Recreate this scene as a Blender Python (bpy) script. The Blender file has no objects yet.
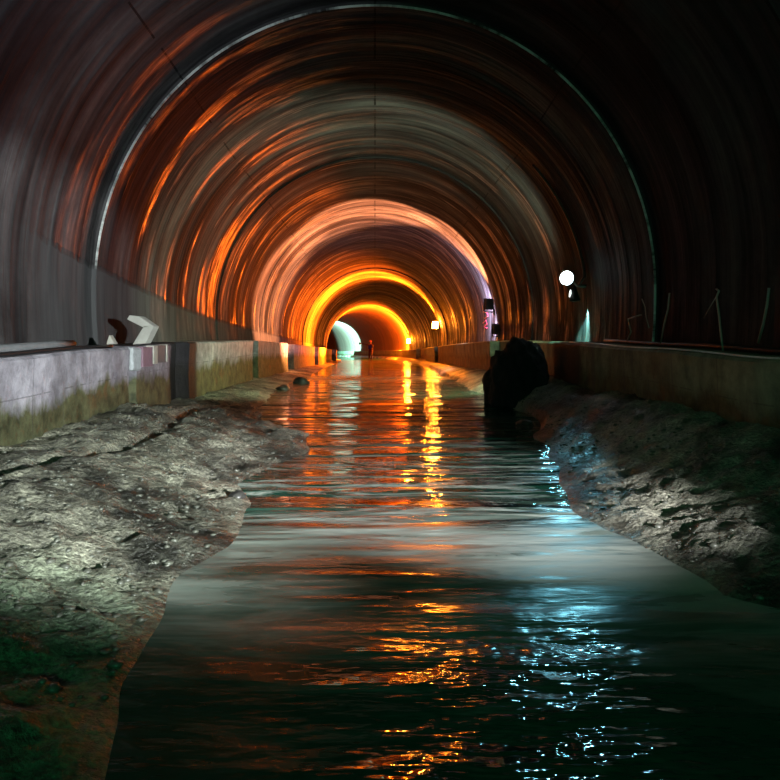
import bpy, bmesh, math, random
from mathutils import Vector, noise, Matrix
random.seed(7)
S = bpy.context.scene
COL = S.collection
CH = 1.2            # camera height datum
F = 700.0

# ------------------------------------------------------------------ helpers
def link(o, parent=None):
    COL.objects.link(o)
    if parent is not None: o.parent = parent
    return o
def obj(name, bm, mat, parent=None, smooth=False):
    me = bpy.data.meshes.new(name)
    bmesh.ops.recalc_face_normals(bm, faces=bm.faces)
    bm.to_mesh(me); bm.free()
    for m in (mat if isinstance(mat, (list, tuple)) else [mat]): me.materials.append(m)
    if smooth:
        for p in me.polygons: p.use_smooth = True
    return link(bpy.data.objects.new(name, me), parent)
def tag(o, label, cat, group=None, kind=None):
    o['label'] = label; o['category'] = cat
    if group: o['group'] = group
    if kind: o['kind'] = kind
    return o
def thing(name, label, cat, loc=(0,0,0), rz=0.0, group=None, kind=None):
    o = bpy.data.objects.new(name, None); link(o)
    o.empty_display_size = .1
    o.location = loc; o.rotation_euler = (0,0,rz)
    return tag(o, label, cat, group, kind)
def box(bm, c, s, rot=None, bev=0.0):
    r = bmesh.ops.create_cube(bm, size=1.0)
    vs = r['verts']
    bmesh.ops.scale(bm, vec=s, verts=vs)
    if bev > 0:
        es = list({e for v in vs for e in v.link_edges})
        rr = bmesh.ops.bevel(bm, geom=es, offset=bev, segments=2, affect='EDGES', profile=.5)
        vs = list({v for f in rr['faces'] for v in f.verts} | {v for v in vs if v.is_valid})
        vs = [v for v in vs if v.is_valid]
    M = Matrix.Translation(Vector(c))
    if rot is not None: M = M @ rot
    bmesh.ops.transform(bm, matrix=M, verts=vs)
def tube(bm, pts, r, n=8, cap=True):
    pts = [Vector(p) for p in pts]
    rs = r if isinstance(r, (list, tuple)) else [r]*len(pts)
    rings = []; prev = None
    for i, p in enumerate(pts):
        t = (pts[min(i+1, len(pts)-1)] - pts[max(i-1, 0)]).normalized()
        if prev is None:
            a = t.orthogonal().normalized()
        else:
            a = (prev - t*prev.dot(t)).normalized()
        prev = a; b = t.cross(a)
        rings.append([bm.verts.new(p + (a*math.cos(2*math.pi*k/n) + b*math.sin(2*math.pi*k/n))*rs[i]) for k in range(n)])
    for i in range(len(rings)-1):
        for k in range(n):
            bm.faces.new((rings[i][k], rings[i][(k+1)%n], rings[i+1][(k+1)%n], rings[i+1][k]))
    if cap:
        bm.faces.new(rings[0][::-1]); bm.faces.new(rings[-1])
def prism(bm, poly, w, M):
    """poly: 2D outline (x,z), extruded by w along y, placed with M"""
    a = [bm.verts.new(M @ Vector((x, -w/2, z))) for x, z in poly]
    b = [bm.verts.new(M @ Vector((x,  w/2, z))) for x, z in poly]
    bm.faces.new(a); bm.faces.new(b[::-1])
    for i in range(len(a)):
        j = (i+1) % len(a)
        bm.faces.new((a[i], b[i], b[j], a[j]))
def sstep(a, b, x):
    t = max(0., min(1., (x-a)/(b-a))); return t*t*(3-2*t)
def interp(tab, x):
    if x <= tab[0][0]: return tab[0][1]
    for (a, va), (b, vb) in zip(tab, tab[1:]):
        if x <= b:
            t = (x-a)/(b-a); t = t*t*(3-2*t)*.5 + t*.5
            return va + (vb-va)*t
    return tab[-1][1]
def px(x, y, D):          # photograph pixel at depth D -> world point
    return Vector(((x-375)/F*D, D, (351-y)/F*D + CH))

# ------------------------------------------------------------------ the bore's line
ZL = [(-6,-.22),(0,-.16),(5.5,-.065),(8,.03),(12.2,.16),(18,.27),(26,.27),(40,.2),(66,.07),(110,-.05),(190,-.1)]
ZC = [(-6,.85),(9,.92),(12.6,.80),(16,.86),(23,.90),(37,.55),(66,.30),(110,.2),(190,.15)]
def zl(D): return interp(ZL, D) + CH                       # top of the side kerbs
def zc(D): return interp(ZC, D) + CH                       # springing centre
def xcen(D): return 0 if D < 50 else -((D-50)**2)/385.0
def yaw(D): return 0 if D < 50 else 2*(D-50)/385.0
def zw(D): return -1.15 + .33*sstep(2.5, 17, D) - .03*sstep(40,70,D) + CH   # water surface
R0 = 3.9; WL = 3.05
JOINTS = [2.2, 5.9, 9.65, 12.75, 17.2, 23.4, 30.0, 37.2, 44.0, 52.0, 59.0, 66.0, 78, 90, 102, 114, 126]
def radius(D):
    r = R0
    k = sum(1 for j in JOINTS if D >= j)
    r += [0, .02, .008, -.05, .0, -.03, -.06, -.02, -.07, -.02, -.06, -.01, -.07, .0, .03, -.02, .02, 0][k]
    if D > 66: r += .12
    return r

# ------------------------------------------------------------------ materials
def mat(name):
    m = bpy.data.materials.new(name); m.use_nodes = True
    nt = m.node_tree; return m, nt, nt.nodes['Principled BSDF']
def N(nt, t, **kw):
    n = nt.nodes.new(t)
    for k, v in kw.items():
        if k in n.inputs: n.inputs[k].default_value = v
        else: setattr(n, k, v)
    return n
def L(nt, a, b): nt.links.new(a, b)
def math_(nt, op, a, b=None, c=None, clamp=False):
    n = nt.nodes.new('ShaderNodeMath'); n.operation = op; n.use_clamp = clamp
    for i, v in enumerate((a, b, c)):
        if v is None: continue
        if isinstance(v, (int, float)): n.inputs[i].default_value = v
        else: L(nt, v, n.inputs[i])
    return n.outputs[0]
def mapping(nt, src, scale=(1,1,1), loc=(0,0,0)):
    n = nt.nodes.new('ShaderNodeMapping'); L(nt, src, n.inputs[0])
    n.inputs['Scale'].default_value = scale; n.inputs['Location'].default_value = loc
    return n.outputs[0]
def nz(nt, vec, scale=1., detail=4., rough=.55, dist=0.):
    n = N(nt, 'ShaderNodeTexNoise', Scale=scale, Detail=detail, Roughness=rough, Distortion=dist)
    L(nt, vec, n.inputs['Vector']); return n.outputs['Fac']
def ramp(nt, fac, stops):
    n = nt.nodes.new('ShaderNodeValToRGB'); L(nt, fac, n.inputs[0])
    e = n.color_ramp.elements
    while len(e) < len(stops): e.new(.5)
    for i, (p, c) in enumerate(stops):
        e[i].position = p
        e[i].color = (c, c, c, 1) if isinstance(c, (int, float)) else (*c, 1)
    return n.outputs[0]
def mixc(nt, f, a, b, mode='MIX'):
    n = nt.nodes.new('ShaderNodeMix'); n.data_type = 'RGBA'; n.blend_type = mode
    for v, s in ((f, n.inputs[0]), (a, n.inputs[6]), (b, n.inputs[7])):
        if isinstance(v, (int, float)): s.default_value = v
        elif isinstance(v, tuple): s.default_value = (*v, 1)
        else: L(nt, v, s)
    return n.outputs[2]
def bump(nt, h, dist, strength=1., nrm=None):
    n = N(nt, 'ShaderNodeBump', Strength=strength, Distance=dist)
    L(nt, h, n.inputs['Height'])
    if nrm is not None: L(nt, nrm, n.inputs['Normal'])
    return n.outputs[0]
def plain(name, c, rough=.6, metal=0., var=.15, bscale=12, bdist=.004):
    m, nt, p = mat(name)
    tc = N(nt, 'ShaderNodeTexCoord').outputs['Object']
    f = nz(nt, tc, bscale, 5)
    L(nt, mixc(nt, f, tuple(x*(1-var*2) for x in c), tuple(min(1, x*(1+var*2)) for x in c)), p.inputs['Base Color'])
    p.inputs['Roughness'].default_value = rough; p.inputs['Metallic'].default_value = metal
    L(nt, bump(nt, f, bdist), p.inputs['Normal'])
    return m
def emit(name, c, s):
    m, nt, p = mat(name)
    p.inputs['Base Color'].default_value = (0,0,0,1)
    p.inputs['Emission Color'].default_value = (*c, 1); p.inputs['Emission Strength'].default_value = s
    return m

def lining_material():
    m, nt, p = mat('wet_concrete_lining')
    uv = N(nt, 'ShaderNodeUVMap').outputs[0]
    sep = N(nt, 'ShaderNodeSeparateXYZ'); L(nt, uv, sep.inputs[0])
    u, v = sep.outputs[0], sep.outputs[1]
    geo = N(nt, 'ShaderNodeNewGeometry'); gp = N(nt, 'ShaderNodeSeparateXYZ'); L(nt, geo.outputs['Position'], gp.inputs[0])
    ring1 = nz(nt, mapping(nt, uv, (1.1, .10, 1), (.37,.2,0)), 1, 3, .6, .15)
    ring2 = nz(nt, mapping(nt, uv, (4.2, .16, 1), (3,7,0)), 1, 4, .6, .1)
    ring3 = nz(nt, mapping(nt, uv, (15., .5, 1), (9,1,0)), 1, 3, .6)
    patch = nz(nt, mapping(nt, uv, (.8, .35, 1), (2,5,0)), 1, 5, .6, .6)
    fine = nz(nt, mapping(nt, uv, (7, 7, 1)), 1, 5, .7)
    base = ramp(nt, ring1, [(.30,(.010,.009,.010)),(.46,(.036,.033,.036)),(.58,(.085,.08,.08)),(.70,(.026,.024,.025))])
    streak = ramp(nt, ring2, [(.35,.35),(.55,1.0),(.7,.75)])
    base = mixc(nt, .85, base, streak, 'MULTIPLY')
    base = mixc(nt, .7, base, ramp(nt, patch, [(.35,.2),(.6,1.)]), 'MULTIPLY')
    base = mixc(nt, .3, base, ramp(nt, fine, [(.3,.4),(.7,1.2)]), 'MULTIPLY')
    # longitudinal joints of the formwork: crown and the two haunches, short cracks
    def line(at, w, wob=.01):
        d = math_(nt, 'ABSOLUTE', math_(nt, 'SUBTRACT', v, at))
        return math_(nt, 'LESS_THAN', d, w)
    def rad(a): return a/180*math.pi*R0
    lines = math_(nt, 'MAXIMUM', line(rad(90), .018), math_(nt, 'MAXIMUM', line(rad(47), .014), line(rad(133), .014)))
    dash = math_(nt, 'GREATER_THAN', nz(nt, mapping(nt, uv, (.9,.0,1)), 1, 2), .47)
    lines = math_(nt, 'MULTIPLY', lines, dash)
    # circumferential construction joints
    for j in JOINTS:
        d = math_(nt, 'ABSOLUTE', math_(nt, 'SUBTRACT', u, j+.03))
        lines = math_(nt, 'MAXIMUM', lines, math_(nt, 'LESS_THAN', d, .02))
    base = mixc(nt, math_(nt,'MULTIPLY', lines, .85), base, (.008,.008,.008))
    rim = math_(nt,'LESS_THAN', math_(nt,'ABSOLUTE', math_(nt,'SUBTRACT', u, 9.66)), .009)
    rim = math_(nt,'MULTIPLY', rim, ramp(nt, nz(nt, mapping(nt, uv, (0,1.2,1)), 1, 5, .7), [(.4,0.),(.55,1.)]))
    base = mixc(nt, rim, base, (.55,.57,.54))
    # shadow from the orange lamps low on the left wall, put into colour and gloss
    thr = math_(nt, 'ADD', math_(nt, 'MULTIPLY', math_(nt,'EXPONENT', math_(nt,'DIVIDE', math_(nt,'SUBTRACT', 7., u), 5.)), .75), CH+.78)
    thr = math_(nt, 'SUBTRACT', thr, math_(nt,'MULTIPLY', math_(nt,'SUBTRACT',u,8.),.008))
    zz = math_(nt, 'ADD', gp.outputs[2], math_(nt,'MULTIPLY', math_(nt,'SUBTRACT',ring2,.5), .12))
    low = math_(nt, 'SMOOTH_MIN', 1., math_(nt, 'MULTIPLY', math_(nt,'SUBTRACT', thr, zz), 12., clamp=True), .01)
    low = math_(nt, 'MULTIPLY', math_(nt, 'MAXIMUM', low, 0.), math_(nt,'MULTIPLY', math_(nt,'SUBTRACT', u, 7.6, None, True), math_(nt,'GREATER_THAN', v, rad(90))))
    shadowcol = mixc(nt, ring1, (.03,.029,.031), (.10,.10,.10))
    base = mixc(nt, low, base, mixc(nt, .5, shadowcol, streak, 'MULTIPLY'))
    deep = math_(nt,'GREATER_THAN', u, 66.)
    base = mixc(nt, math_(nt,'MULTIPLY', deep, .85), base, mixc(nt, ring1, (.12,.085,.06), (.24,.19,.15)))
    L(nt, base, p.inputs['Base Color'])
    wet = ramp(nt, nz(nt, mapping(nt, uv, (1.6,.22,1), (5,2,0)), 1, 4, .6, .3), [(.52,0.),(.59,1.),(.66,.4)])
    wet = math_(nt,'MULTIPLY', wet, ramp(nt, nz(nt, mapping(nt, uv, (5.,.3,1), (2,2,0)), 1, 3, .6, .2), [(.38,0.),(.55,1.)]))
    wet = math_(nt,'MULTIPLY', wet, ramp(nt, nz(nt, mapping(nt, uv, (9.,1.6,1), (4,4,0)), 1, 5, .75, .2), [(.36,.1),(.54,1.)]))
    dry = math_(nt,'MULTIPLY', math_(nt,'SUBTRACT', u, 8.0), 1., clamp=True)
    crown = math_(nt,'SUBTRACT', 1., math_(nt,'MULTIPLY', math_(nt,'SUBTRACT', 1.25, math_(nt,'DIVIDE', math_(nt,'ABSOLUTE', math_(nt,'SUBTRACT', v, rad(80))), rad(35)), clamp=True), .7))
    wet = math_(nt,'MULTIPLY', math_(nt,'MULTIPLY', wet, dry), crown)
    nearr = math_(nt,'MULTIPLY', math_(nt,'SUBTRACT', 15., u), .3, clamp=True)
    rightside = math_(nt,'MULTIPLY', math_(nt,'SUBTRACT', rad(95), v), .5, clamp=True)
    wet = math_(nt,'MULTIPLY', wet, math_(nt,'SUBTRACT', 1., math_(nt,'MULTIPLY', math_(nt,'MULTIPLY', nearr, rightside), .9)))
    wet = math_(nt,'MULTIPLY', wet, math_(nt,'SUBTRACT', 1., math_(nt,'MULTIPLY', math_(nt,'LESS_THAN', u, 9.65), .45)))
    wet = math_(nt,'MULTIPLY', wet, math_(nt,'SUBTRACT', 1., deep))
    wetf = wet
    wet = math_(nt,'SUBTRACT', .72, math_(nt,'MULTIPLY', wet, .45))
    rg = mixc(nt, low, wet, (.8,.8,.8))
    L(nt, rg, p.inputs['Roughness'])
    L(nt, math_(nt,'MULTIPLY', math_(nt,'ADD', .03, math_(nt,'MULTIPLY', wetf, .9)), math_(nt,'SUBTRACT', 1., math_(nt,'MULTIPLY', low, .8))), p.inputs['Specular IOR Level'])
    h = math_(nt, 'ADD', math_(nt,'MULTIPLY', ring1, 1.4), math_(nt,'MULTIPLY', ring2, .65))
    h = math_(nt, 'ADD', h, math_(nt,'MULTIPLY', ring3, .16))
    h = math_(nt, 'ADD', h, math_(nt,'MULTIPLY', fine, .05))
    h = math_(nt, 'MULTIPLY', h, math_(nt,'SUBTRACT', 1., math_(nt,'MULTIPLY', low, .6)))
    h = math_(nt, 'SUBTRACT', h, math_(nt,'MULTIPLY', lines, .05))
    L(nt, bump(nt, h, .06), p.inputs['Normal'])
    return m

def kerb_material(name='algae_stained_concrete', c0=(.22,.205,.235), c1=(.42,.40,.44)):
    m, nt, p = mat(name)
    geo = N(nt, 'ShaderNodeNewGeometry'); gp = N(nt, 'ShaderNodeSeparateXYZ'); L(nt, geo.outputs['Position'], gp.inputs[0])
    uv = N(nt, 'ShaderNodeUVMap').outputs[0]
    su = N(nt, 'ShaderNodeSeparateXYZ'); L(nt, uv, su.inputs[0])      # u along, v = height below the top
    pos = geo.outputs['Position']
    vert = nz(nt, mapping(nt, pos, (1, 1.6, .35)), 1.6, 5, .6, .2)
    mid = nz(nt, pos, 5, 5, .65)
    fine = nz(nt, pos, 26, 4, .7)
    clean = mixc(nt, ramp(nt, vert, [(.3,0.),(.65,1.)]), c0, c1)
    clean = mixc(nt, .75, clean, ramp(nt, mid, [(.33,.4),(.6,1.15)]), 'MULTIPLY')
    clean = mixc(nt, .6, clean, ramp(nt, nz(nt, mapping(nt, pos, (1,1.2,.8),(9,2,2)), 1.3, 6, .7), [(.35,.45),(.6,1.2)]), 'MULTIPLY')
    alg = mixc(nt, ramp(nt, mid, [(.35,0.),(.65,1.)]), (.030,.034,.016), (.12,.125,.06))
    alg = mixc(nt, ramp(nt, nz(nt, mapping(nt, pos, (1,1,1),(4,4,4)), 2.2, 4), [(.6,0.),(.72,1.)]), alg, (.16,.08,.03))
    vert2 = nz(nt, mapping(nt, pos, (1, 1.4, .75), (3,3,3)), 1.5, 6, .68, .2)
    edge = math_(nt, 'ADD', su.outputs[1], math_(nt,'MULTIPLY', math_(nt,'SUBTRACT', vert2, .5), .75))
    edge = math_(nt, 'ADD', edge, math_(nt,'MULTIPLY', math_(nt,'SUBTRACT', mid, .5), .25))
    f = math_(nt, 'MULTIPLY', math_(nt,'SUBTRACT', edge, .34), 7., clamp=True)
    c = mixc(nt, f, clean, alg)
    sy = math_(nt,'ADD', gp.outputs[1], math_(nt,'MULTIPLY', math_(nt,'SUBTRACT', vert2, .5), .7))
    recess_shade = math_(nt,'MULTIPLY', math_(nt,'MULTIPLY', math_(nt,'SUBTRACT', sy, 10.40), 6., clamp=True), math_(nt,'MULTIPLY', math_(nt,'SUBTRACT', 12.1, sy), 5., clamp=True))  # shade of the kerb recess, painted near-black into the concrete
    c = mixc(nt, math_(nt,'MULTIPLY', recess_shade, .93), c, (.012,.009,.009))
    # board joints and drip stains
    dr = ramp(nt, nz(nt, mapping(nt, pos, (1, 3.2, .12), (7,3,1)), 1.5, 3, .6), [(.62,0.),(.7,1.)])
    c = mixc(nt, math_(nt,'MULTIPLY', dr, .6), c, (.06,.06,.07))
    fr = math_(nt, 'FRACT', math_(nt, 'DIVIDE', su.outputs[0], 1.25))
    jl = math_(nt, 'LESS_THAN', fr, .012)
    hl = math_(nt, 'LESS_THAN', math_(nt,'ABSOLUTE', math_(nt,'SUBTRACT', su.outputs[1], .36)), .006)
    jl = math_(nt, 'MAXIMUM', jl, math_(nt,'MULTIPLY', hl, math_(nt,'GREATER_THAN', mid, .5)))
    c = mixc(nt, math_(nt,'MULTIPLY', jl, .4), c, (.03,.03,.03))
    L(nt, c, p.inputs['Base Color'])
    p.inputs['Roughness'].default_value = .62
    p.inputs['Specular IOR Level'].default_value = .35
    h = math_(nt, 'ADD', math_(nt,'MULTIPLY', mid, .6), math_(nt,'MULTIPLY', fine, .3))
    h = math_(nt, 'SUBTRACT', h, math_(nt,'MULTIPLY', jl, .4))
    L(nt, bump(nt, h, .03), p.inputs['Normal'])
    return m

def mud_material():
    m, nt, p = mat('wet_gravelly_mud')
    geo = N(nt, 'ShaderNodeNewGeometry'); pos = geo.outputs['Position']
    a = nz(nt, pos, 1.1, 5, .6, .4); b = nz(nt, pos, 7, 6, .7); c = nz(nt, pos, 40, 4, .7)
    base = mixc(nt, ramp(nt, a, [(.40,0.),(.60,1.)]), (.035,.035,.024), (.43,.42,.31))
    base = mixc(nt, .75, base, ramp(nt, b, [(.36,.08),(.53,1.),(.72,1.6)]), 'MULTIPLY')
    base = mixc(nt, .6, base, ramp(nt, c, [(.35,.1),(.6,1.5)]), 'MULTIPLY')
    gp = N(nt, 'ShaderNodeSeparateXYZ'); L(nt, pos, gp.inputs[0])
    al = math_(nt,'MULTIPLY', math_(nt,'SUBTRACT', math_(nt,'ADD', 3.0, a), gp.outputs[1]), .9, clamp=True)
    base = mixc(nt, math_(nt,'MULTIPLY', al, .8), base, mixc(nt, 1., base, (.10,.45,.24), 'MULTIPLY'))
    L(nt, base, p.inputs['Base Color'])
    L(nt, ramp(nt, b, [(.4,.28),(.6,.6)]), p.inputs['Roughness'])
    p.inputs['Specular IOR Level'].default_value = .5
    vor = N(nt, 'ShaderNodeTexVoronoi', Scale=26.); L(nt, pos, vor.inputs['Vector'])
    h = math_(nt, 'ADD', math_(nt,'MULTIPLY', b, 1.), math_(nt,'MULTIPLY', c, .6))
    h = math_(nt, 'SUBTRACT', h, math_(nt,'MULTIPLY', vor.outputs['Distance'], .35))
    L(nt, bump(nt, h, .06), p.inputs['Normal'])
    return m

def water_material():
    m, nt, p = mat('shallow_running_water')
    geo = N(nt, 'ShaderNodeNewGeometry'); pos = geo.outputs['Position']
    gp = N(nt, 'ShaderNodeSeparateXYZ'); L(nt, pos, gp.inputs[0]); y = gp.outputs[1]; x = gp.outputs[0]
    n1 = nz(nt, mapping(nt, pos, (.45, 1.6, 1)), 1, 5, .6, .9)
    n2 = nz(nt, mapping(nt, pos, (.7, 2.6, 1), (5,3,0)), 1, 5, .6, 2.2)
    # silt carried along in pale trails, thickest over the shoal
    sh = math_(nt, 'MULTIPLY', math_(nt,'SUBTRACT', y, 3.8), 1.15)
    shoal = math_(nt, 'EXPONENT', math_(nt,'MULTIPLY', math_(nt,'MULTIPLY', sh, sh), -1.))
    wide = math_(nt,'MULTIPLY', math_(nt,'SUBTRACT', y, 5.6), .42)
    wide = math_(nt,'EXPONENT', math_(nt,'MULTIPLY', math_(nt,'MULTIPLY', wide, wide), -1.))
    t1 = ramp(nt, n2, [(.46,0.),(.58,.65),(.66,.1)])
    silt = math_(nt, 'ADD', math_(nt,'MULTIPLY', shoal, ramp(nt, n1, [(.35,.1),(.6,1.)])), math_(nt,'MULTIPLY', wide, t1), clamp=True)
    far = math_(nt,'MULTIPLY', math_(nt,'SUBTRACT', y, 21.), .5)
    far = math_(nt,'EXPONENT', math_(nt,'MULTIPLY', math_(nt,'MULTIPLY', far, far), -1.))
    silt = math_(nt,'ADD', silt, math_(nt,'MULTIPLY', far, .6), clamp=True)
    col = mixc(nt, silt, (.006,.045,.028), (.42,.46,.39))
    L(nt, col, p.inputs['Base Color'])
    p.inputs['Roughness'].default_value = .06
    L(nt, math_(nt,'ADD', math_(nt,'MULTIPLY', silt, .45), .05), p.inputs['Roughness'])
    p.inputs['IOR'].default_value = 1.33
    p.inputs['Specular IOR Level'].default_value = .6
    w1 = nz(nt, mapping(nt, pos, (.35, 2.3, 1), (1,0,0)), 1, 2, .5, .25)
    w2 = nz(nt, mapping(nt, pos, (1.5, 6.5, 1)), 1, 3, .55, .2)
    w3 = nz(nt, mapping(nt, pos, (7, 22, 1)), 1, 2, .5)
    near = math_(nt,'MULTIPLY', math_(nt,'SUBTRACT', 3.5, y), 1.2, clamp=True)
    h = math_(nt,'ADD', math_(nt,'MULTIPLY', w1, 1.), math_(nt,'MULTIPLY', w2, .24))
    riffle = math_(nt,'MULTIPLY', math_(nt,'ADD', math_(nt,'ADD', x, .06), math_(nt,'MULTIPLY', math_(nt,'SUBTRACT', w2, .5), .9)), 4., clamp=True)
    riffle = math_(nt,'MULTIPLY', riffle, math_(nt,'MULTIPLY', math_(nt,'SUBTRACT', 1.1, x), 2.5, clamp=True))
    calm = math_(nt,'MULTIPLY', math_(nt,'MULTIPLY', math_(nt,'SUBTRACT', 3.9, y), 1.2, clamp=True), math_(nt,'SUBTRACT', 1., riffle))
    h = math_(nt,'MULTIPLY', math_(nt,'SUBTRACT', h, .62), math_(nt,'SUBTRACT', 1., math_(nt,'MULTIPLY', near, .35)))
    near = math_(nt,'MULTIPLY', math_(nt,'SUBTRACT', 3.5, y), 1.2, clamp=True)
    h = math_(nt,'ADD', h, math_(nt,'MULTIPLY', math_(nt,'SUBTRACT', w3, .5), math_(nt,'ADD', .025, math_(nt,'MULTIPLY', near, .045))))
    w4 = nz(nt, mapping(nt, pos, (6, 9, 1), (2,2,2)), 1, 2, .5)
    h = math_(nt,'ADD', h, math_(nt,'MULTIPLY', math_(nt,'SUBTRACT', w4, .5), math_(nt,'MULTIPLY', near, .16)))
    h = math_(nt,'MULTIPLY', h, math_(nt,'SUBTRACT', 1., math_(nt,'MULTIPLY', shoal, .8)))
    h = math_(nt,'MULTIPLY', h, math_(nt,'SUBTRACT', 1., math_(nt,'MULTIPLY', calm, .8)))
    L(nt, bump(nt, h, .22), p.inputs['Normal'])
    return m

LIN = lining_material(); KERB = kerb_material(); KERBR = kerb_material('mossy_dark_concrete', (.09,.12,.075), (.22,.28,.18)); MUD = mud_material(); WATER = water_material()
BLACK = plain('black_painted_metal', (.006,.006,.007), .7)
STEEL = plain('rusty_wire', (.30,.29,.27), .5, .4)
RUBBER = plain('black_rubber', (.012,.012,.013), .5)
HOSE = plain('pale_plastic_pipe', (.75,.77,.75), .35)
GREYPIPE = plain('grey_pipe', (.20,.205,.21), .5)
PALEWOOD = plain('pale_weathered_board', (.36,.35,.31), .7, 0, .12, 9)
MAUVE = plain('mauve_painted_board', (.25,.15,.19), .65)
CREAM = plain('cream_board', (.42,.40,.34), .65)
DARKPANEL = plain('dark_slate_panel', (.11,.12,.125), .55)
WHITEBLOCK = plain('chipped_white_plaster', (.42,.44,.45), .8, 0, .15, 20, .02)
ROCK = plain('dark_wet_rock', (.035,.034,.03), .35, 0, .3, 6, .02)
STONE = plain('pale_wet_gravel', (.09,.093,.072), .35, 0, .3, 8, .01)

# ------------------------------------------------------------------ lining
def lining_section(name, a0, a1, na, label, cat):
    bm = bmesh.new(); uvl = bm.loops.layers.uv.new('UVMap')
    ds = []
    D = -5.0
    while D < 170:
        ds.append(D); D += .16 if D < 45 else (.3 if D < 80 else 1.2)
    for j in JOINTS: ds += [j-.012, j+.012]
    ds = sorted(set(round(d, 3) for d in ds))
    rows = []; jset = {round(j+e, 3) for j in JOINTS for e in (-.012,.012)}
    for D in ds:
        xo, yw, z0 = xcen(D), yaw(D), zc(D)
        r0 = radius(D); row = []
        floor_z = zl(D) - .12
        for i in range(na+1):
            t = i/na; a = a0 + (a1-a0)*t
            r = r0 + .018*(noise.noise(Vector((D*1.3, math.cos(a)*1.4, math.sin(a)*1.4))))
            ca, sa = math.cos(a), math.sin(a)
            lx = r*ca; lz = z0 + r*sa
            if a < 0 or a > math.pi:      # slightly inward-leaning foot that runs down behind the kerb
                tt = (-a if a < 0 else a-math.pi)/.45
                lz = z0 + (floor_z - z0)*min(1, tt)
                lx = math.copysign(r*(1-.012*tt*tt), ca)
            x = xo + lx*math.cos(yw); y = D + lx*math.sin(yw)
            row.append((bm.verts.new((x, y, lz)), D, a*R0))
        rows.append(row)
    for i in range(len(rows)-1):
        for k in range(na):
            q = (rows[i][k], rows[i+1][k], rows[i+1][k+1], rows[i][k+1])
            f = bm.faces.new([c[0] for c in q]); f.smooth = True
            for lp, c in zip(f.loops, q): lp[uvl].uv = (c[1], c[2])
    for r_, D in zip(rows, ds):
        if D in jset:
            for k in range(na):
                e = bm.edges.get((r_[k][0], r_[k+1][0]))
                if e: e.smooth = False
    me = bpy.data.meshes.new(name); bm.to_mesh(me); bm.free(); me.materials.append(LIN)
    o = link(bpy.data.objects.new(name, me))
    return tag(o, label, cat, kind='structure')
A1 = math.radians(47)
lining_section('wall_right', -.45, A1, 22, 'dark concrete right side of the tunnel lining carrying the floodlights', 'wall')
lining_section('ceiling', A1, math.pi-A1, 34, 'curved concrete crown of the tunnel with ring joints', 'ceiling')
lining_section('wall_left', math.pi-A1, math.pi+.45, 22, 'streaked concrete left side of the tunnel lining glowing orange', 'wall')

# ------------------------------------------------------------------ kerbs
def kerb(name, side, breaks, label):
    """breaks: list of (D0, D1, inset) sections of the side kerb"""
    bm = bmesh.new(); uvl = bm.loops.layers.uv.new('UVMap')
    for D0, D1, ins in breaks:
        n = max(2, int((D1-D0)/.35)); prof = []
        for i in range(n+1):
            D = D0 + (D1-D0)*i/n
            w = WL + ins; zt = zl(D); xo = xcen(D); yw = yaw(D)
            jit = .012*noise.noise(Vector((D*2.2, side, 3)))
            pts = [(R0+.1, zt, 0), (w+.03, zt+jit*.5, 0), (w+jit, zt-.03, .03), (w+.02+jit, zt-.5, .5), (w+jit-.02, zt-1.6, 1.6)]
            ring = []
            for lx, z, v in pts:
                lx *= side
                ring.append((bm.verts.new((xo+lx*math.cos(yw), D+lx*math.sin(yw), z)), D, v))
            prof.append(ring)
        for i in range(n):
            for k in range(4):
                q = (prof[i][k], prof[i+1][k], prof[i+1][k+1], prof[i][k+1])
                f = bm.faces.new([c[0] for c in q])
                for lp, c in zip(f.loops, q): lp[uvl].uv = (c[1], c[2])
        for pr in (prof[0], prof[-1]):
            vs = [c[0] for c in pr] + [bm.verts.new((xcen(pr[0][1])+side*(R0+.1), pr[0][1], zl(pr[0][1])-1.6))]
            f = bm.faces.new(vs)
            for lp, c in zip(f.loops, pr + [(None, pr[0][1], 1.6)]): lp[uvl].uv = (c[1]+.3, c[2])
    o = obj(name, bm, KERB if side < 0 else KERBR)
    return tag(o, label, 'kerb', kind='structure')
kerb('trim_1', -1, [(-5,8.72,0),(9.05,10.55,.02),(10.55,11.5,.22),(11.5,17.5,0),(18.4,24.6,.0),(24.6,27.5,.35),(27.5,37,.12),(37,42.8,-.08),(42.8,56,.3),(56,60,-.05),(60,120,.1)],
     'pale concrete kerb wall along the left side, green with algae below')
kerb('trim_2', 1, [(-5,12.0,0),(12.0,18.6,.25),(18.6,34,0),(34,36,.3),(36,42,0),(42,52,.3),(52,56,0),(56,120,.1)],
     'dark green-stained concrete kerb wall along the right side')

# ------------------------------------------------------------------ floor of mud, with banks
def lshore(D):  # X of the waterline on the left
    return interp([(0,-.95),(1.8,-.80),(2.9,-.92),(4.2,-.98),(5.1,-.95),(5.8,-1.25),(6.6,-1.05),(7.5,-.78),(8.6,-.85),(9.8,-1.7),(12,-2.0),(17,-2.3),(22,-2.1),(25,-2.3),(40,-2.6),(60,-2.7),(120,-2.9)], D)
def rshore(D):
    return interp([(0,2.6),(2.4,2.6),(3.0,2.0),(3.3,1.62),(3.8,1.62),(4.7,1.5),(6.3,1.75),(8,1.9),(9.6,2.35),(12,2.3),(15,2.1),(20,2.3),(40,2.7),(60,2.8),(120,2.9)], D)
def fbm(x, y, s=0., sc=1.):
    return noise.fractal(Vector((x*sc, y*sc, s)), .9, 2.1, 5)
bm = bmesh.new(); rows = []; D = .6; ds = []
while D < 150:
    ds.append(D); D += max(.035, .0085*D) if D < 26 else .8
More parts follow.
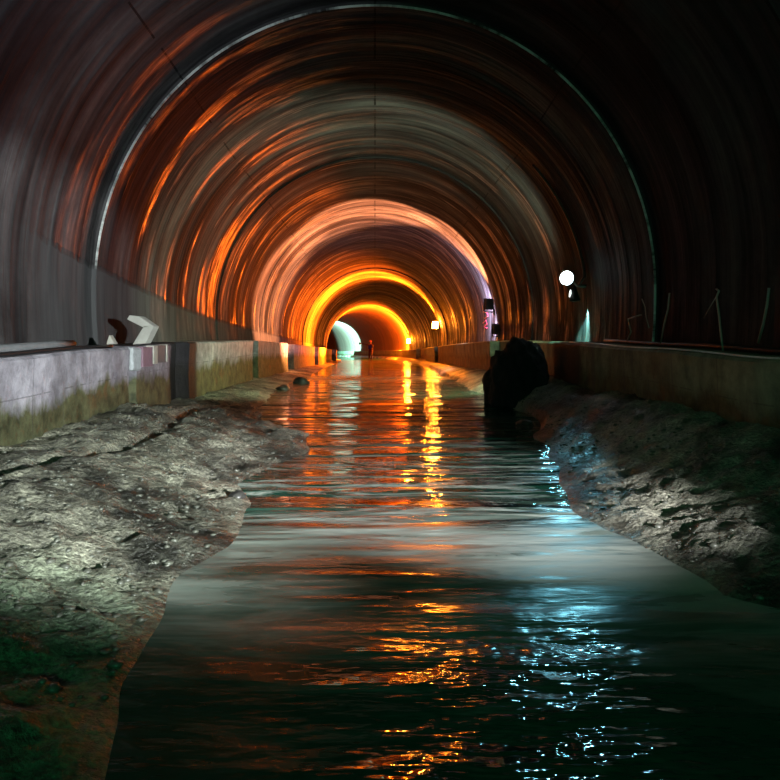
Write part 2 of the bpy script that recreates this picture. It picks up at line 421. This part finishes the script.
for D in ds:
    row = []; nx = 150 if D < 26 else 60
    nx = 150
    for i in range(nx+1):
        x = -3.35 + 6.7*i/nx
        ls, rs = lshore(D), rshore(D)
        w = zw(D)
        wob = .16*noise.noise(Vector((x*.5, D*1.1, 8)))
        dl = (ls + wob) - x; dr = x - (rs + wob)
        d = max(dl, dr)
        if d > 0:
            wbank = (3.05+ls) if dl > 0 else (3.05-rs)
            top = .30 if D < 9 else .22
            h = .02 + top*(1-math.exp(-d*1.1)) * (.6 if dl > 0 else .9)
            if dr > 0: h += .30*sstep(1.9, 3.0, x)*sstep(3.0, 6, D)*(1-.5*sstep(12, 17, D))
            if dl > 0: h += .16*sstep(1.2, 2.2, -x)*(1-sstep(8, 12, D))*sstep(2,4.5,D)
        else:
            h = .02 + max(d, -.5)*.35
        amp = .045*sstep(-.05, .2, d) * (1 if D < 15 else .5)
        h += amp*(fbm(x, D, 0, 3.2) + .55*fbm(x, D, 4, 9)) + .03*noise.noise(Vector((x*.9, D*.9, 1)))*sstep(-.1,.2,d)
        # furrow dug along the left bank
        if dl > 0 and 3.5 < D < 9.5:
            fx = -2.35 + .14*math.sin(D*1.2) + (D-6)*.06
            h -= .10*math.exp(-((x-fx)/.10)**2)
        row.append(bm.verts.new((xcen(D)+x*math.cos(yaw(D)), D + x*math.sin(yaw(D)), w + h)))
    rows.append(row)
for i in range(len(rows)-1):
    for k in range(nx):
        bm.faces.new((rows[i][k], rows[i][k+1], rows[i+1][k+1], rows[i+1][k]))
tag(obj('floor', bm, MUD, smooth=True), 'wet gravelly mud floor banked up against both kerbs', 'floor', kind='structure')

def ground_z(x, y):
    return zw(y)+.12
# ------------------------------------------------------------------ water
bm = bmesh.new(); rows = []; D = .6; ds = []
while D < 140:
    ds.append(D); D += max(.02, .006*D)
for D in ds:
    row = []
    for i in range(81):
        x = -2.95 + 5.9*i/80
        k = .55*math.exp(-D/30)
        wav = .012*noise.noise(Vector((x*.35+2, D*1.5, 2))) + .006*noise.noise(Vector((x*1.1, D*3.4, 6)))
        row.append(bm.verts.new((xcen(D)+x*math.cos(yaw(D)), D+x*math.sin(yaw(D)), zw(D) + wav)))
    rows.append(row)
for i in range(len(rows)-1):
    for k in range(80):
        bm.faces.new((rows[i][k], rows[i][k+1], rows[i+1][k+1], rows[i+1][k]))
tag(obj('stream_water', bm, WATER, smooth=True), 'shallow stream running down the middle of the tunnel floor, mirroring the orange lamps', 'water', kind='stuff')

# ------------------------------------------------------------------ gravel (uncountable) on the banks
from mathutils.bvhtree import BVHTree
dg = bpy.context.evaluated_depsgraph_get()
fl = bpy.data.objects['floor']; bvh = BVHTree.FromPolygons([v.co for v in fl.data.vertices], [p.vertices[:] for p in fl.data.polygons])
def on_floor(x, y):
    h = bvh.ray_cast(Vector((x, y, 6)), Vector((0,0,-1)))
    return h[0].z if h[0] is not None else zw(y)
bm = bmesh.new()
def pebble(bm, p, r, seed, sub=1):
    res = bmesh.ops.create_icosphere(bm, subdivisions=sub, radius=1.)
    sx, sy, sz = r*random.uniform(.8,1.4), r*random.uniform(.8,1.4), r*random.uniform(.5,.9)
    for v in res['verts']:
        k = 1 + .35*noise.noise(v.co*1.3 + Vector((seed, 0, 0)))
        v.co = Vector((v.co.x*sx*k, v.co.y*sy*k, v.co.z*sz*k)) + p
tb = bmesh.new(); bmesh.ops.create_icosphere(tb, subdivisions=1, radius=1.)
TV = [v.co.copy() for v in tb.verts]; TF = [[v.index for v in f.verts] for f in tb.faces]; tb.free()
GV = []; GF = []
for i in range(2600):
    D = 2.2 + 9.5*random.random()**1.3
    if random.random() < .72: x = random.uniform(-2.9, lshore(D)+.05)
    else: x = random.uniform(rshore(D)-.05, 2.7)
    z = on_floor(x, D)
    if z < zw(D)+.01: continue
    r = .006 + .02*random.random()**2.5; n0 = len(GV)
    sx, sy, sz = r*random.uniform(.8,1.5), r*random.uniform(.8,1.5), r*random.uniform(.4,.8)
    for c in TV:
        k = 1 + .5*noise.noise(c*1.3 + Vector((i*1.7, 0, 0)))
        GV.append((x+c.x*sx*k, D+c.y*sy*k, z+.002+c.z*sz*k))
    GF += [[n0+a for a in f] for f in TF]
bm.free(); gm = bpy.data.meshes.new('gravel_tmp'); gm.from_pydata(GV, [], GF)
bm = bmesh.new(); bm.from_mesh(gm); bpy.data.meshes.remove(gm)
tag(obj('gravel', bm, STONE, smooth=True), 'loose wet gravel scattered over the mud banks', 'gravel', kind='stuff')

# ------------------------------------------------------------------ rocks
rock_specs = [
 ((-1.02,5.2),.05,'dark wet stone at the left waterline beside the pale shoal tip','rounded'),
 ((-2.0,15.2),.16,'flat dark rock standing in the orange glitter by the left bank',''),
 ((-1.85,17.5),.18,'larger black rock in the stream off the left bank, farther back',''),
 ((2.05,9.6),.10,'small wet rock with a white glint at the right waterline',''),
]
for (x, y), r, lab, _ in rock_specs:
    bm = bmesh.new(); pebble(bm, Vector((0,0,0)), r, x*7, 3)
    o = obj('rock', bm, ROCK, smooth=True); o.location = (x, y, max(on_floor(x, y), zw(y)-.03)+r*.2)
    tag(o, lab, 'rock')
# spoil heap on the right
bm = bmesh.new()
res = bmesh.ops.create_icosphere(bm, subdivisions=5, radius=1.)
for v in res['verts']:
    n = v.co.copy()
    k = 1 + .16*noise.fractal(n*1.7, .8, 2.1, 5) + .05*noise.noise(n*9)
    v.co = Vector((n.x*.56*k, n.y*.9*k, max(n.z, -.2)*(.93)*k))
o = obj('spoil_heap', bm, plain('black_spoil', (.007,.007,.007), .85, 0, .3, 6, .03), smooth=True); o.location = (2.5, 12.2, on_floor(2.4, 12.2)-.02)
tag(o, 'black rounded heap of spoil piled against the gap in the right kerb', 'heap')

# ------------------------------------------------------------------ lamps
def look(d):   # rotation that aims -Z along d
    return Vector(d).to_track_quat('-Z', 'Y')
def spot(name, loc, d, power, col, ang=150, blend=.4, rad=.12):
    l = bpy.data.lights.new(name, 'SPOT'); l.energy = power; l.color = col
    l.spot_size = math.radians(ang); l.spot_blend = blend; l.shadow_soft_size = rad
    o = bpy.data.objects.new(name, l); link(o); o.location = loc; o.rotation_mode = 'QUATERNION'; o.rotation_quaternion = look(d)
    return o
def omni(name, loc, power, col, rad=.12):
    l = bpy.data.lights.new(name, 'POINT'); l.energy = power; l.color = col; l.shadow_soft_size = rad
    o = bpy.data.objects.new(name, l); link(o); o.location = loc; return o
def floodlight(label, loc, aim, size, glow, wallx, group, arm=True):
    """box floodlight: housing with cooling fins, lens, yoke, wall bracket"""
    t = thing('floodlight', label, 'lamp', loc, 0, group)
    q = look(aim).to_matrix().to_4x4()
    w, h, dp = size
    bm = bmesh.new()
    box(bm, (0,0,dp*.5), (w,h,dp*.7), bev=.012)
    box(bm, (0,0,dp*.08), (w*1.06,h*1.06,dp*.12), bev=.008)
    for k in range(7):
        box(bm, (-w*.36+k*w*.12, 0, dp*.92), (w*.03, h*.8, dp*.22))
    bmesh.ops.transform(bm, matrix=q, verts=bm.verts); obj('housing', bm, BLACK, t)
    bm = bmesh.new(); box(bm, (0,0,0), (w*.9,h*.88,.01)); bmesh.ops.transform(bm, matrix=q, verts=bm.verts)
    ob = obj('lens', bm, glow, t); ob['label'] = 'glowing glass lens'
    bm = bmesh.new(); 
    tube(bm, [q@Vector((-w*.58,0,dp*.4)), q@Vector((-w*.58,-h*.72,dp*.6)), q@Vector((w*.58,-h*.72,dp*.6)), q@Vector((w*.58,0,dp*.4))], .014, 6)
    obj('yoke', bm, BLACK, t)
    bm = bmesh.new()
    a = q@Vector((0,-h*.72,dp*.6)); wx = wallx-loc[0]-.035
    tube(bm, [a, (wx, a.y, a.z)], .02, 8)
    box(bm, (wx-.015, a.y, a.z), (.03,.16,.2), bev=.005)
    obj('wall_bracket', bm, BLACK, t)
    for s in (-1,1):
        bm = bmesh.new(); c = q@Vector((s*w*.6,0,dp*.4)); e = q@Vector((s*w*.66,0,dp*.4))
        tube(bm, [c, e], .03, 8); obj('knob', bm, BLACK, t)
    return t
SOD = (1., .115, .004)
glow_s = emit('sodium_glow', (1.,.40,.06), 190)
glow_w = emit('cool_white_glow', (.75,.92,1.), 12)
glow_w2 = emit('violet_white_glow', (.8,.75,1.), 30)
G = 'wall floodlights on the right side'
def wallx(D, z): return math.sqrt(max(.1, radius(D)**2 - max(0, z-zc(D))**2))
p1 = px(437,325,40.3); p1.x = min(p1.x, 3.46)
p2 = px(408.5,341,65.0)
floodlight('blazing orange floodlight on the right wall, higher and nearer of the two orange ones', p1, (-.75,-.62,.05), (.5,.44,.2), glow_s, wallx(p1.y,p1.z), G)
floodlight('blazing orange floodlight low on the right wall nearest the walking person', p2, (-.7,-.7,.05), (.5,.44,.2), glow_s, wallx(p2.y,p2.z)+xcen(65), G)
SOD2 = (1., .19, .005)      # close to the lamps the beam is yellower
def sodium(p, fwd, ahead):
    q = p + Vector((-.14,-.04,.02))
    for d, e in (((-1.,.0,.12),1.), ((-.80,.0,.60),.9), ((-.30,0,.95),.35)):
        spot('sodium_light', q, d, 150000*e*fwd, SOD2, 60, .8, .14).data.specular_factor = .06
    spot('sodium_light', q, (-.95,-.10,.28), 48000, SOD, 124, .9, .16).data.specular_factor = .12
    spot('sodium_light', q, (-.95,-.22,.25), 450, SOD, 160, 1., .16)
    omni('sodium_glow_light', p + Vector((-.22,-.12,.1)), 900, SOD2, .12)
    if ahead: spot('sodium_light', p + Vector((-.42,.42,.12)), (-.25,.95,.12), ahead*26, SOD, 140, .8, .14)
sodium(p1, 1., 0); sodium(p2, 1.15, 3800)
spot('sodium_beam', p1 + Vector((-.14,-.12,0)), (-.30,-1.,.065), 10000, SOD, 16, .6, .14)
# two floodlights seen from behind, they face deeper into the bore
p3 = px(487.5,304,22.3); p4 = px(494.5,329,21.8)
floodlight('black boxy floodlight seen from behind on the right wall, above the other', p3, (-.25,.95,.12), (.26,.34,.24), glow_w2, wallx(p3.y,p3.z), G)
floodlight('black boxy floodlight seen from behind, just above the right kerb', p4, (-.25,.95,.1), (.20,.30,.22), glow_w2, wallx(p4.y,p4.z), G)
for d, e in (((-.92,.30,.08),1.), ((-.74,.30,.6),.9), ((-.25,.27,.93),.4)):
    spot('pink_white_light', p3 + Vector((-.1,.08,0)), d, 36000*e, (1.,.31,.12), 50, .5, .1).data.specular_factor = .2
spot('violet_white_light', p3 + Vector((-.12,.40,.05)), (.1,1.,.1), 900, (.85,.70,1.), 150, .4, .08).data.specular_factor = .2
spot('violet_white_light', p4 + Vector((-.10,.40,.05)), (.1,1.,.1), 400, (.85,.70,1.), 150, .4, .08).data.specular_factor = .2
# round white lamp near the green lit arch
p5 = px(567,278,12.6)
t = thing('round_work_lamp', 'round white work lamp glowing on the right wall', 'lamp', p5)
q = look((-.62,-.78,-.05)).to_matrix().to_4x4()
bm = bmesh.new()
prof = [(.015,.17),(.06,.15),(.10,.09),(.125,.15),(.15,.01)]
tube(bm, [q@Vector((0,0,z)) for z in (.17,.15,.10,.04,-.01)], [.04,.08,.11,.135,.14], 24)
obj('lamp_shade', bm, BLACK, t, True)
bm = bmesh.new()
tube(bm, [q@Vector((0,0,z)) for z in (-.012,-.03,-.042)], [.125,.10,.04], 24)
obj('diffuser', bm, glow_w, t, True)['label'] = 'glowing white round diffuser'
bm = bmesh.new(); tube(bm, [q@Vector((0,0,.16)), (.12,.05,-.06), (.20,.06,-.14), (wallx(12.6,p5.z)-p5.x,.06,-.16)], .018, 8); obj('arm', bm, STEEL, t)
spot('cool_work_light', p5 + Vector((-.06,-.10,0)), (-.68,.72,.08), 1900, (.80,1.,.66), 122, .35, .12)
cb = spot('cyan_beam', p5 + Vector((-.08,-.12,-.02)), (-.277,-1.,-.33), 170, (.22,.78,1.), 8, .7, .10); cb.scale = (1,2.4,1); cb.data.specular_factor = 2.2
spot('green_fill_light', (.5,-5,CH+1.5), (-.05,.9,-.22), 330, (.10,1.,.48), 84, .6, .3)  # added green fill from behind the camera, no lamp stands there
# small lamp below it that lights the foot of the wall
p6 = px(574,294,12.7)
t = thing('clamp_lamp', 'small dark clamp lamp pointing down below the round white lamp', 'lamp', p6)
bm = bmesh.new(); tube(bm, [(0,0,.12),(0,0,.04),(.01,0,-.08),(.015,0,-.13)], [.03,.06,.09,.11], 16, True); obj('lamp_shade', bm, BLACK, t, True)
bm = bmesh.new(); tube(bm, [(-.075,-.05,.07),(-.085,-.055,0),(-.10,-.06,-.06)], [.008,.02,.008], 8); obj('reflector_edge', bm, emit('edge_glow', (.9,1.,.95), 2.5), t)['label']='bright white strip at the rim'
bm = bmesh.new(); tube(bm, [(0,0,.12),(.08,.0,.16),(wallx(12.7,p6.z)-p6.x,.0,.16)], .012, 6); obj('arm', bm, BLACK, t)
spot('teal_wall_light', p6 + Vector((.12,-.02,-.15)), (.06,.30,-1.), 420, (.35,1.,.86), 76, .35, .03)
# far white light beyond the bend
t = thing('far_lamp', 'hidden white floodlight lighting the far arch behind the left bend', 'lamp', (0,0,0)); bpy.data.objects.remove(t)
spot('far_white_light', (xcen(98)-2.4, 98, CH+1.6), (.75,.66,.15), 30000, (.40,1.,.95), 84, .2, .2)
# work light standing on the right kerb behind the viewer's place
spot('near_work_light', (3.55, -2.2, zl(-2.2)+.45), (-.610,.79,-.025), 9000, (.90,.97,.98), 23, .45, .06).scale = (1.2,1,1)
spot('near_floor_light', (3.55, -2.2, zl(-2.2)+.45), (-.37,.93,-.155), 8500, (.93,.92,.98), 8.5, .6, .06).scale = (3.0,1,1)
spot('near_fill_light', (3.2, -2.6, CH+1.6), (-.66,.64,.40), 6000, (.85,.88,1.), 68, 1., .15)  # unseen fill, added to lift the upper left wall

# ------------------------------------------------------------------ cables and wires
def wire(name, label, cat, pts, r, m, group=None, n=6):
    bm = bmesh.new(); tube(bm, pts, r, n); return tag(obj(name, bm, m, smooth=True), label, cat, group)
def ring_pt(D, a_deg, off=.03):
    a = math.radians(a_deg); r = radius(D)-off
    return Vector((r*math.cos(a), D, zc(D)+r*math.sin(a)))
pts = [ring_pt(12.55, a, .05) for a in range(42, 9, -2)] + [ring_pt(12.55, 8, .06), p6+Vector((.08,0,.16))]
wire('power_cable', 'thick black cable following the curve of the right wall down to the round lamp', 'cable', pts, .028, RUBBER)
pts = [Vector((3.62+.02*math.sin(D*1.7), D, zl(D)+.035)) for D in [x*.5 for x in range(-4, 23)]]
wire('thin_hose', 'black hose lying along the right kerb against the wall', 'hose', pts, .03, RUBBER)
pts = [Vector((WL+.05+.012*math.sin(D*1.3), D, zl(D)+.012+.006*math.sin(D*2.1))) for D in [x*.4 for x in range(-4, 29)]]
wire('pale_pipe', 'thin pale shining pipe running along the edge of the right kerb', 'pipe', pts, .011, HOSE)
pts = [Vector((-3.45-.02*math.sin(D*.8), D, zl(D)+.05)) for D in [x*.5 for x in range(-4, 17)]]
wire('grey_pipe', 'grey pipe lying on top of the left kerb', 'pipe', pts, .045, GREYPIPE, n=10)
pts = [Vector((-3.2-.02*math.sin(D*1.1), D, zl(D)+.018)) for D in [x*.5 for x in range(-4, 18)]]
wire('black_hose', 'black hose along the edge of the left kerb in front of the grey pipe', 'hose', pts, .022, RUBBER)
def wallwire(label, pp, r=.010):
    out = []
    for x, y in pp:       # bend wires stand against the right wall
        D = 3.55*F/(x-375)
        out.append(px(x, y, D))
    return wire('bent_wire', label, 'wire', out, r, STEEL, 'wires standing up from the right kerb')
wallwire('tall pale wire hooked at the top, rising from the right kerb', [(723,351),(721,335),(719,315),(716.5,297),(719,291),(716.5,289)], .011)
wallwire('short wire strand leaning left from the hooked tall wire', [(716,297),(710,307),(704,318)], .006)
wallwire('plain wire leaning right by the dark right wall, between the curled and the hooked one', [(660.5,344),(664,325),(668,309),(669.5,293)], .010)
wallwire('curled wire bending to a loop just above the right kerb, leftmost of them', [(627,341),(631,332),(629,324),(628,319),(634,317),(641,315)], .009)
wallwire('thin faint wire leaning left, next to the curled one', [(649,328),(646,317),(645,307),(642,299)], .006)
wallwire('straight pale wire at the right margin, rightmost of them', [(758,343),(763,325),(767,305),(769,288)], .012)

# ------------------------------------------------------------------ bent board and formwork pieces on the left kerb
def lp(x, y, D): return px(x, y, D)
D = 8.95
def poly_obj(name, pts, D, depth, m, label, cat, tilt=0.):
    bm = bmesh.new()
    P = [px(x, y, D) for x, y in pts]; c = sum(P, Vector())/len(P)
    a = [bm.verts.new(p-c+Vector((tilt*(p.z-c.z), -depth/2, 0))) for p in P]; b = [bm.verts.new(p-c+Vector((0, depth/2, 0))) for p in P]
    bm.faces.new(a); bm.faces.new(b[::-1])
    for i in range(len(a)):
        j = (i+1)%len(a); bm.faces.new((a[i], b[i], b[j], a[j]))
    bmesh.ops.recalc_face_normals(bm, faces=bm.faces)
    bmesh.ops.bevel(bm, geom=bm.edges[:], offset=.006, segments=2, affect='EDGES')
    o = obj(name, bm, m); o.location = c
    return tag(o, label, cat)
t = thing('bent_board', 'pale boomerang-shaped bent board standing on the left kerb', 'board', px(140,344,D))
o0 = t.location.copy()
bm = bmesh.new()
def slab(bm, pp, D, depth):
    a = [bm.verts.new(px(x, y, D)-o0+Vector((0,-depth/2,0))) for x, y in pp]
    b = [bm.verts.new(px(x, y, D)-o0+Vector((.03,depth/2,.0))) for x, y in pp]
    bm.faces.new(a); bm.faces.new(b[::-1])
    for i in range(len(a)):
        j = (i+1)%len(a); bm.faces.new((a[i], b[i], b[j], a[j]))
slab(bm, [(134,344.5),(145.5,326),(155.5,326.5),(147,343.5)], D, .13)
bmesh.ops.recalc_face_normals(bm, faces=bm.faces); bmesh.ops.bevel(bm, geom=bm.edges[:], offset=.006, segments=1, affect='EDGES')
obj('upright_board', bm, PALEWOOD, t)
bm = bmesh.new(); slab(bm, [(128.5,319.5),(131,315.5),(141,316.5),(155.5,326.5),(145.5,328)], D, .13)
bmesh.ops.recalc_face_normals(bm, faces=bm.faces); bmesh.ops.bevel(bm, geom=bm.edges[:], offset=.006, segments=1, affect='EDGES')
obj('top_board', bm, PALEWOOD, t)
poly_obj('wood_wedge', [(108,344.5),(111,335),(116.5,344)], 8.5, .12, CREAM, 'small pale triangular wedge on the left kerb left of the bent board', 'wedge')
# pieces filling the slot in the left kerb (between D 8.72 and 9.05 and on its face)
def facebox(name, y0, y1, ztop, zbot, out, m, label, cat, x0=WL-.02):
    bm = bmesh.new(); yc = (y0+y1)/2; zz = (ztop+zbot)/2 + zl(yc)
    box(bm, (0,0,0), (out+.12, y1-y0, ztop-zbot), bev=.006)
    o = obj(name, bm, m); o.location = (-(x0+.06-out/2), yc, zz); return tag(o, label, cat)
bm = bmesh.new(); box(bm, (0,0,0), (.35,.30,.30), bev=.03)
for v in bm.verts: v.co += v.co.normalized()*.025*noise.noise(v.co*9)
o = obj('plaster_block', bm, WHITEBLOCK); o.location = (-(WL+.14), 8.89, zl(8.9)-.16); tag(o, 'chipped white plaster block wedged in the slot of the left kerb', 'block')
facebox('mauve_board', 9.06, 9.45, -.01, -.27, .03, MAUVE, 'mauve board set in the left kerb face right of the white block', 'board')
facebox('cream_board', 9.46, 9.62, .0, -.25, .045, CREAM, 'narrow cream board between the mauve board and the dark panel', 'board')
facebox('slate_panel', 9.63, 10.05, .0, -.25, .03, DARKPANEL, 'dark slate panel with pale rim on the left kerb face', 'panel')
facebox('rim_strip', 10.06, 10.11, .0, -.25, .04, CREAM, 'thin pale strip at the right edge of the slate panel', 'strip')

# ------------------------------------------------------------------ person
EYE = plain('eye_white', (.6,.6,.6), .3)
def person():
    base = Vector(((370.5-375)/F*62, 62, zw(62)-.01))
    t = thing('person', 'person in dark red and blue clothes wading, one arm held out to the left', 'person', base)
    J = {'pelvis':(0,0,.93,.145),'belly':(0,.0,1.08,.135),'chest':(0,0,1.30,.155),'neckb':(0,0,1.46,.075),'neck':(0,0,1.52,.055),'head':(0,-.01,1.60,.085),'crown':(0,-.01,1.72,.08),
      'hl':(-.09,0,.88,.10),'kl':(-.12,-.06,.50,.065),'al':(-.11,.04,.09,.045),'tl':(-.12,-.13,.04,.04),
      'hr':(.09,0,.88,.10),'kr':(.10,.02,.50,.065),'ar':(.10,.10,.09,.045),'tr':(.10,-.06,.04,.04),
      'sl':(-.19,0,1.41,.065),'el':(-.42,-.03,1.44,.045),'wl':(-.66,-.06,1.50,.032),'ml':(-.73,-.07,1.51,.035),
      'sr':(.19,0,1.41,.065),'er':(.25,.04,1.13,.045),'wr':(.24,-.05,.89,.032),'mr':(.24,-.08,.80,.035)}
    E = [('pelvis','belly'),('belly','chest'),('chest','neckb'),('neckb','neck'),('neck','head'),('head','crown'),('pelvis','hl'),('hl','kl'),('kl','al'),('al','tl'),
      ('pelvis','hr'),('hr','kr'),('kr','ar'),('ar','tr'),('chest','sl'),('sl','el'),('el','wl'),('wl','ml'),('chest','sr'),('sr','er'),('er','wr'),('wr','mr')]
    keys = list(J); idx = {k:i for i,k in enumerate(keys)}
    vs = [J[k][:3] for k in keys]; rs = [J[k][3] for k in keys]; es = [(idx[a], idx[b]) for a,b in E]
    for s, hx, hy, hz, dx, dz in ((-1,-.74,-.07,1.51,-1,0),(1,.24,-.09,.79,0,-1)):     # five fingers on each hand
        h = idx['ml' if s < 0 else 'mr']
        for k, ln in enumerate((.055,.075,.08,.075,.06)):
            o = (k-2)*.018
            a = (hx + dx*.03, hy + o, hz + dz*.03 + (.015 if k == 0 else 0)); b = (hx + dx*(.03+ln*.6), hy+o*1.3-(.02 if k==0 else 0), hz + dz*(.03+ln*.6)); c = (hx + dx*(.03+ln), hy+o*1.3-.02, hz + dz*(.02+ln))
            i0 = len(vs); vs += [a, b, c]; rs += [.010,.009,.008]; es += [(h,i0),(i0,i0+1),(i0+1,i0+2)]
    me = bpy.data.meshes.new('body'); me.from_pydata(vs, es, []); 
    o = bpy.data.objects.new('body', me); link(o, t)
    md = o.modifiers.new('skin', 'SKIN'); 
    for i, v in enumerate(me.skin_vertices[0].data):
        v.radius = (rs[i], rs[i]*(.8 if keys[i] in ('chest','belly','pelvis') else 1) if i < len(keys) else rs[i]); v.use_root = (i == 0)
    sb = o.modifiers.new('sub', 'SUBSURF'); sb.levels = 2; sb.render_levels = 2
    me.materials.append(plain('dark_red_clothes', (.10,.012,.02), .8))
    o['label'] = 'dark red work clothes and boots'
    bm = bmesh.new(); r = bmesh.ops.create_uvsphere(bm, u_segments=16, v_segments=10, radius=.115)
    for v in bm.verts:
        v.co.z = max(v.co.z, -.01)*1.0; v.co += Vector((0,-.01,1.70))
    tube(bm, [(0,-.02,1.685),(0,-.02,1.70)], [.15,.14], 16)
    obj('hard_hat', bm, plain('red_hard_hat', (.55,.03,.08), .4), t, True)['label'] = 'red hard hat'
    bm = bmesh.new()
    tube(bm, [(-.04,0,1.05),(-.06,0,1.2),(-.06,0,1.36)], [.17,.175,.15], 14)
    obj('vest', bm, plain('blue_vest', (.03,.02,.35), .7), t, True)['label'] = 'deep blue vest on the left side'
    bm = bmesh.new()
    for s, y in ((-1,0),(1,0)):
        pass
    c = Vector((0,-.10,1.63))
    for dx in (-.032,.032):
        bm = bmesh.new(); rr = bmesh.ops.create_uvsphere(bm, u_segments=8, v_segments=6, radius=.012); bmesh.ops.translate(bm, vec=c+Vector((dx,0,0)), verts=rr['verts'])
        obj('eye', bm, EYE, t)
    bm = bmesh.new(); tube(bm, [(0,-.10,1.625),(0,-.125,1.595),(0,-.10,1.59)], [.01,.016,.01], 6); tube(bm, [(-.03,-.095,1.56),(.03,-.095,1.56)], .007, 6)
    obj('face', bm, plain('face_skin', (.35,.16,.10), .6), t)
    return base
pb = person()
t = thing('hand_lamp', 'small black hand lamp held out to the left by the person', 'lamp', pb + Vector((-.88,-.09,1.50)))
bm = bmesh.new(); tube(bm, [(.13,0,0),(.03,0,.0)], .018, 8); obj('handle', bm, BLACK, t)
bm = bmesh.new(); tube(bm, [(.03,0,0),(-.02,0,0),(-.12,0,.03),(-.15,0,.03)], [.04,.10,.11,.07], 12); obj('lamp_head', bm, BLACK, t, True)

# ------------------------------------------------------------------ painted marks on the pink lit ring
def mark(pp, label):
    out = []
    for x, y in pp:
        D = 23.9
        z = (351-y)/F*D + CH; xx = wallx(D, z)-.015
        D2 = min(26.0, max(23.6, xx*F/(x-375)))
        out.append(Vector((wallx(D2, z)-.012, D2, z)))
    return wire('painted_mark', label, 'painted mark', out, .022, plain('red_paint', (.35,.03,.06), .5), 'red painted marks on the pale arch')
mark([(484,311),(487,313),(488,316),(485,318)], 'short red painted squiggle on the pale arch, upper one')
mark([(483,322),(486,320),(487,324),(484,326),(487,328)], 'longer red painted squiggle on the pale arch, lower one')

# ------------------------------------------------------------------ world, camera, view
w = bpy.data.worlds.new('World'); S.world = w; w.use_nodes = True
w.node_tree.nodes['Background'].inputs[0].default_value = (.6,.62,.75,1)
w.node_tree.nodes['Background'].inputs[1].default_value = .0
cam = bpy.data.cameras.new('Camera'); co = bpy.data.objects.new('Camera', cam); link(co)
co.location = (0,0,CH); co.rotation_euler = (math.pi/2,0,0)
cam.sensor_width = 36; cam.lens = F/780*36; cam.shift_x = 15/780; cam.shift_y = -39/780
cam.clip_start = .05; cam.clip_end = 400
S.camera = co
S.cycles.diffuse_bounces = 1; S.cycles.glossy_bounces = 3; S.cycles.max_bounces = 5; S.cycles.sample_clamp_indirect = 6
S.view_settings.view_transform = 'Standard'; S.view_settings.look = 'None'
S.view_settings.exposure = 0; S.view_settings.gamma = 1; S.view_settings.use_curve_mapping = False
